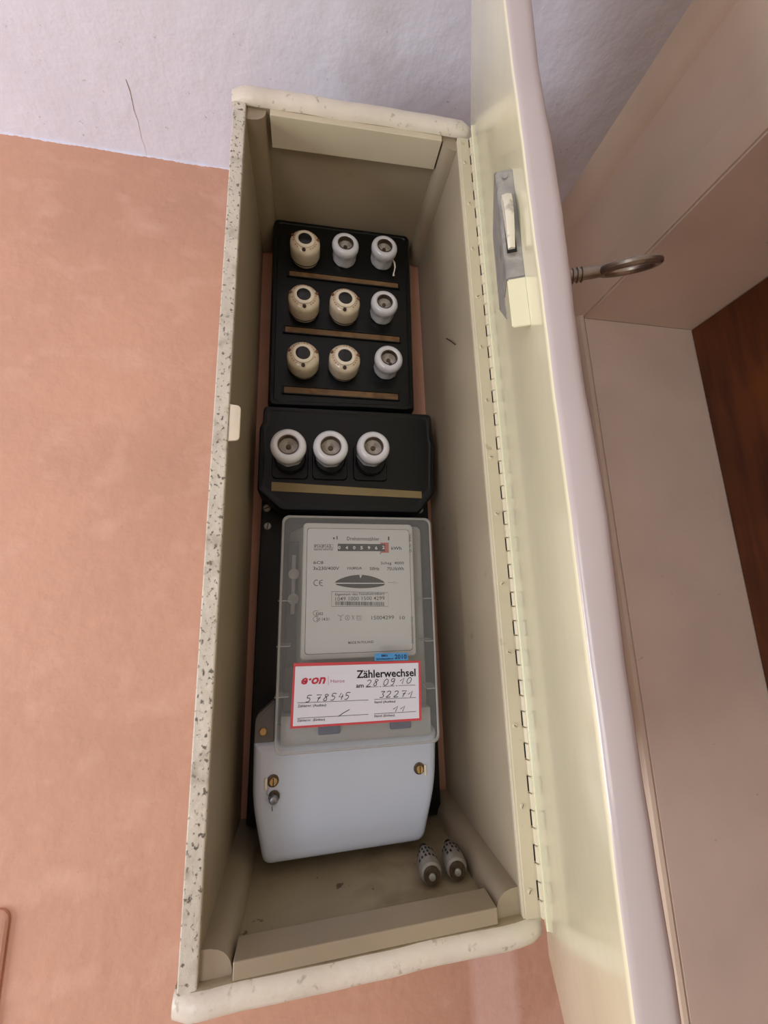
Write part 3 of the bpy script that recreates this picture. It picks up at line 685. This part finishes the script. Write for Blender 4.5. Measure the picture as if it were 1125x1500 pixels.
hand('2809', [(584, 262), (642, 256), (726, 252), (782, 248)], 44, 56); hand('10', [(862, 240), (922, 236)], 44, 52)
hand('32271', [(696, 358), (748, 354), (812, 352), (876, 350), (932, 352)], 46, 52); hand('11', [(806, 480), (866, 478)], 48, 46)
sl([(362, 568), (400, 540), (452, 510)], .0012, pen)
finish('lettering', ik, 'ink', sk); finish('handwriting', pen, 'pen', sk); finish('logo', rd, 'redink', sk); finish('lettering', pk, 'pinkink', sk)
# small blue sticker
bs = finish('year_sticker', prism(rpoly([(.0835, -.2435), (.1475, -.2450), (.1475, -.2585), (.0825, -.2570)], .0015, 2), YC-.0006, YC+.0001), 'blue', mt); bs['label'] = 'small blue sticker reading 2010'
b = bmesh.new(); text('2010', .1215, .1450, -.2555, -.2470, YC-.0012, b, bold=.02, rot=-.02); text('EMKG', .0960, .1080, -.2502, -.2462, YC-.0012, b, bold=.03, rot=-.02); text('ausgetauscht in', .0860, .1190, -.2560, -.2520, YC-.0012, b, bold=.03, rot=-.02)
finish('lettering', b, 'navy', bs)
# lug at the lower left with its screw
lg = finish('mounting_lug', prism(rpoly([(-.100, -.325), (-.118, -.338), (-.135, -.352), (-.1355, -.398), (-.100, -.398)], [.004, .004, .010, .003, .003]), -.160, -.135, .002), 'ear', mt, True)
s = slotted_screw('screw', lg, -.1195, -.160, -.378, .0072, 'brass'); rb = bmesh.new()
# white terminal cover with seal screws
pts = [(-.1335, -.3975), (-.1310, -.497), (-.1085, -.590), (.1775, -.584), (.2040, -.492), (.2095, -.400)]
tcv = rpoly(pts, [.004, .03, .014, .014, .03, .004], 6)
b = loft([(inset(tcv, -.003), -.060), (inset(tcv, -.003), -.150), (inset(tcv, -.0015), -.158), (inset(tcv, .0015), -.1635), (inset(tcv, .006), -.1670), (inset(tcv, .014), -.1685)])
tc = finish('terminal_cover', b, 'terminal', mt, True, angle=45); tc['label'] = 'matt white lower cover over the terminals'
for (x, z, sd) in ((-.0985, -.458, -1), (.1725, -.461, 1)):
    finish('screw_recess', lathe([(.0105, 0), (.0105, .0016), (.0085, .0020)], 20, (x, -.168, z)), 'seal' if 0 else 'rim', tc, True)
    finish('screw', lathe([(.0072, 0), (.0072, .0035), (.0060, .0045)], 18, (x+.001, -.169, z-.001)), 'brass', tc, True)
    rb = bmesh.new(); ribbon([(x+.001, z-.0075), (x+.001, z+.0055)], .0016, -.1738, rb); finish('slot', rb, 'dark', tc)
    finish('clip', box(x+sd*.0115-.0022, x+sd*.0115+.0022, -.1725, -.1675, z-.0125, z+.006, .0008), 'tab', tc)
finish('seal_collar', lathe([(.0098, 0), (.0098, .003), (.0080, .0045)], 20, (-.0955, -.168, -.4830)), 'rim', tc, True)
finish('wire_seal', lathe([(.0072, 0), (.0080, .003), (.0078, .0075), (.0058, .010), (.002, .0108)], 20, (-.0955, -.1715, -.4850)), 'seal', tc, True)
finish('seal_wire', tube([(-.0965, -.178, -.487), (-.0975, -.180, -.494), (-.0970, -.178, -.502)], .0008, 6), 'seal', tc)
finish('seal_wire', tube([(-.1045, -.172, -.467), (-.1080, -.175, -.475), (-.102, -.177, -.482)], .0007, 6), 'seal', tc)
mt.rotation_euler = (0, .012, 0)

# ================================================================== SPARE FUSES
def spare(label, front, yaw):
    """ceramic fuse cartridge lying on the bottom board, wide end to the room"""
    t = thing('fuse_cartridge', label, 'fuse', front, 'spare fuse cartridges on the cabinet bottom')
    sc = lambda bm_, m, nm: finish(nm, bm_, m, t, True, world=False)
    F = lambda prof: [(r, -h) for r, h in prof]
    sc(lathe(F([(.0135, .006), (.0172, .009), (.0188, .015), (.0185, .030), (.0165, .052), (.0125, .066), (.0080, .070)]), 28), 'ceramic', 'body')
    sc(lathe(F([(.0070, .001), (.0125, .000), (.0138, .003), (.0138, .0075)]), 26), 'rim', 'end_cap')
    sc(lathe(F([(.0040, -.0015), (.0052, -.001), (.0060, .002)]), 18), 'steel', 'indicator')
    sc(lathe(F([(.0078, .068), (.0078, .080), (.0060, .083)]), 18), 'button', 'contact_tip')
    b = bmesh.new()
    for j, h in enumerate((.024, .035, .046)):
        for k in range(7):
            a0 = math.radians(16+k*21+j*5)
            if random.random() < .2: continue
            rr = (.0188, .0181, .0174)[j]+.0003; rr2 = (.0182, .0173, .0164)[j]+.0003
            q = [(rr, a0, h), (rr, a0+.22, h), (rr2, a0+.22, h+.0078), (rr2, a0+.05, h+.0078)]
            b.faces.new([b.verts.new((r*math.cos(a), hh, r*math.sin(a))) for r, a, hh in q])
    sc(b, 'ink', 'printed_marks')['kind'] = 'stuff'
    t.rotation_euler = (0, 0, yaw); return t
spare('ceramic fuse cartridge lying on the cabinet bottom, under the white terminal cover corner', (.163, -.252, -.5935), -.10)
spare('ceramic fuse cartridge lying on the cabinet bottom, next to the right corner batten', (.2075, -.252, -.5925), -.13)
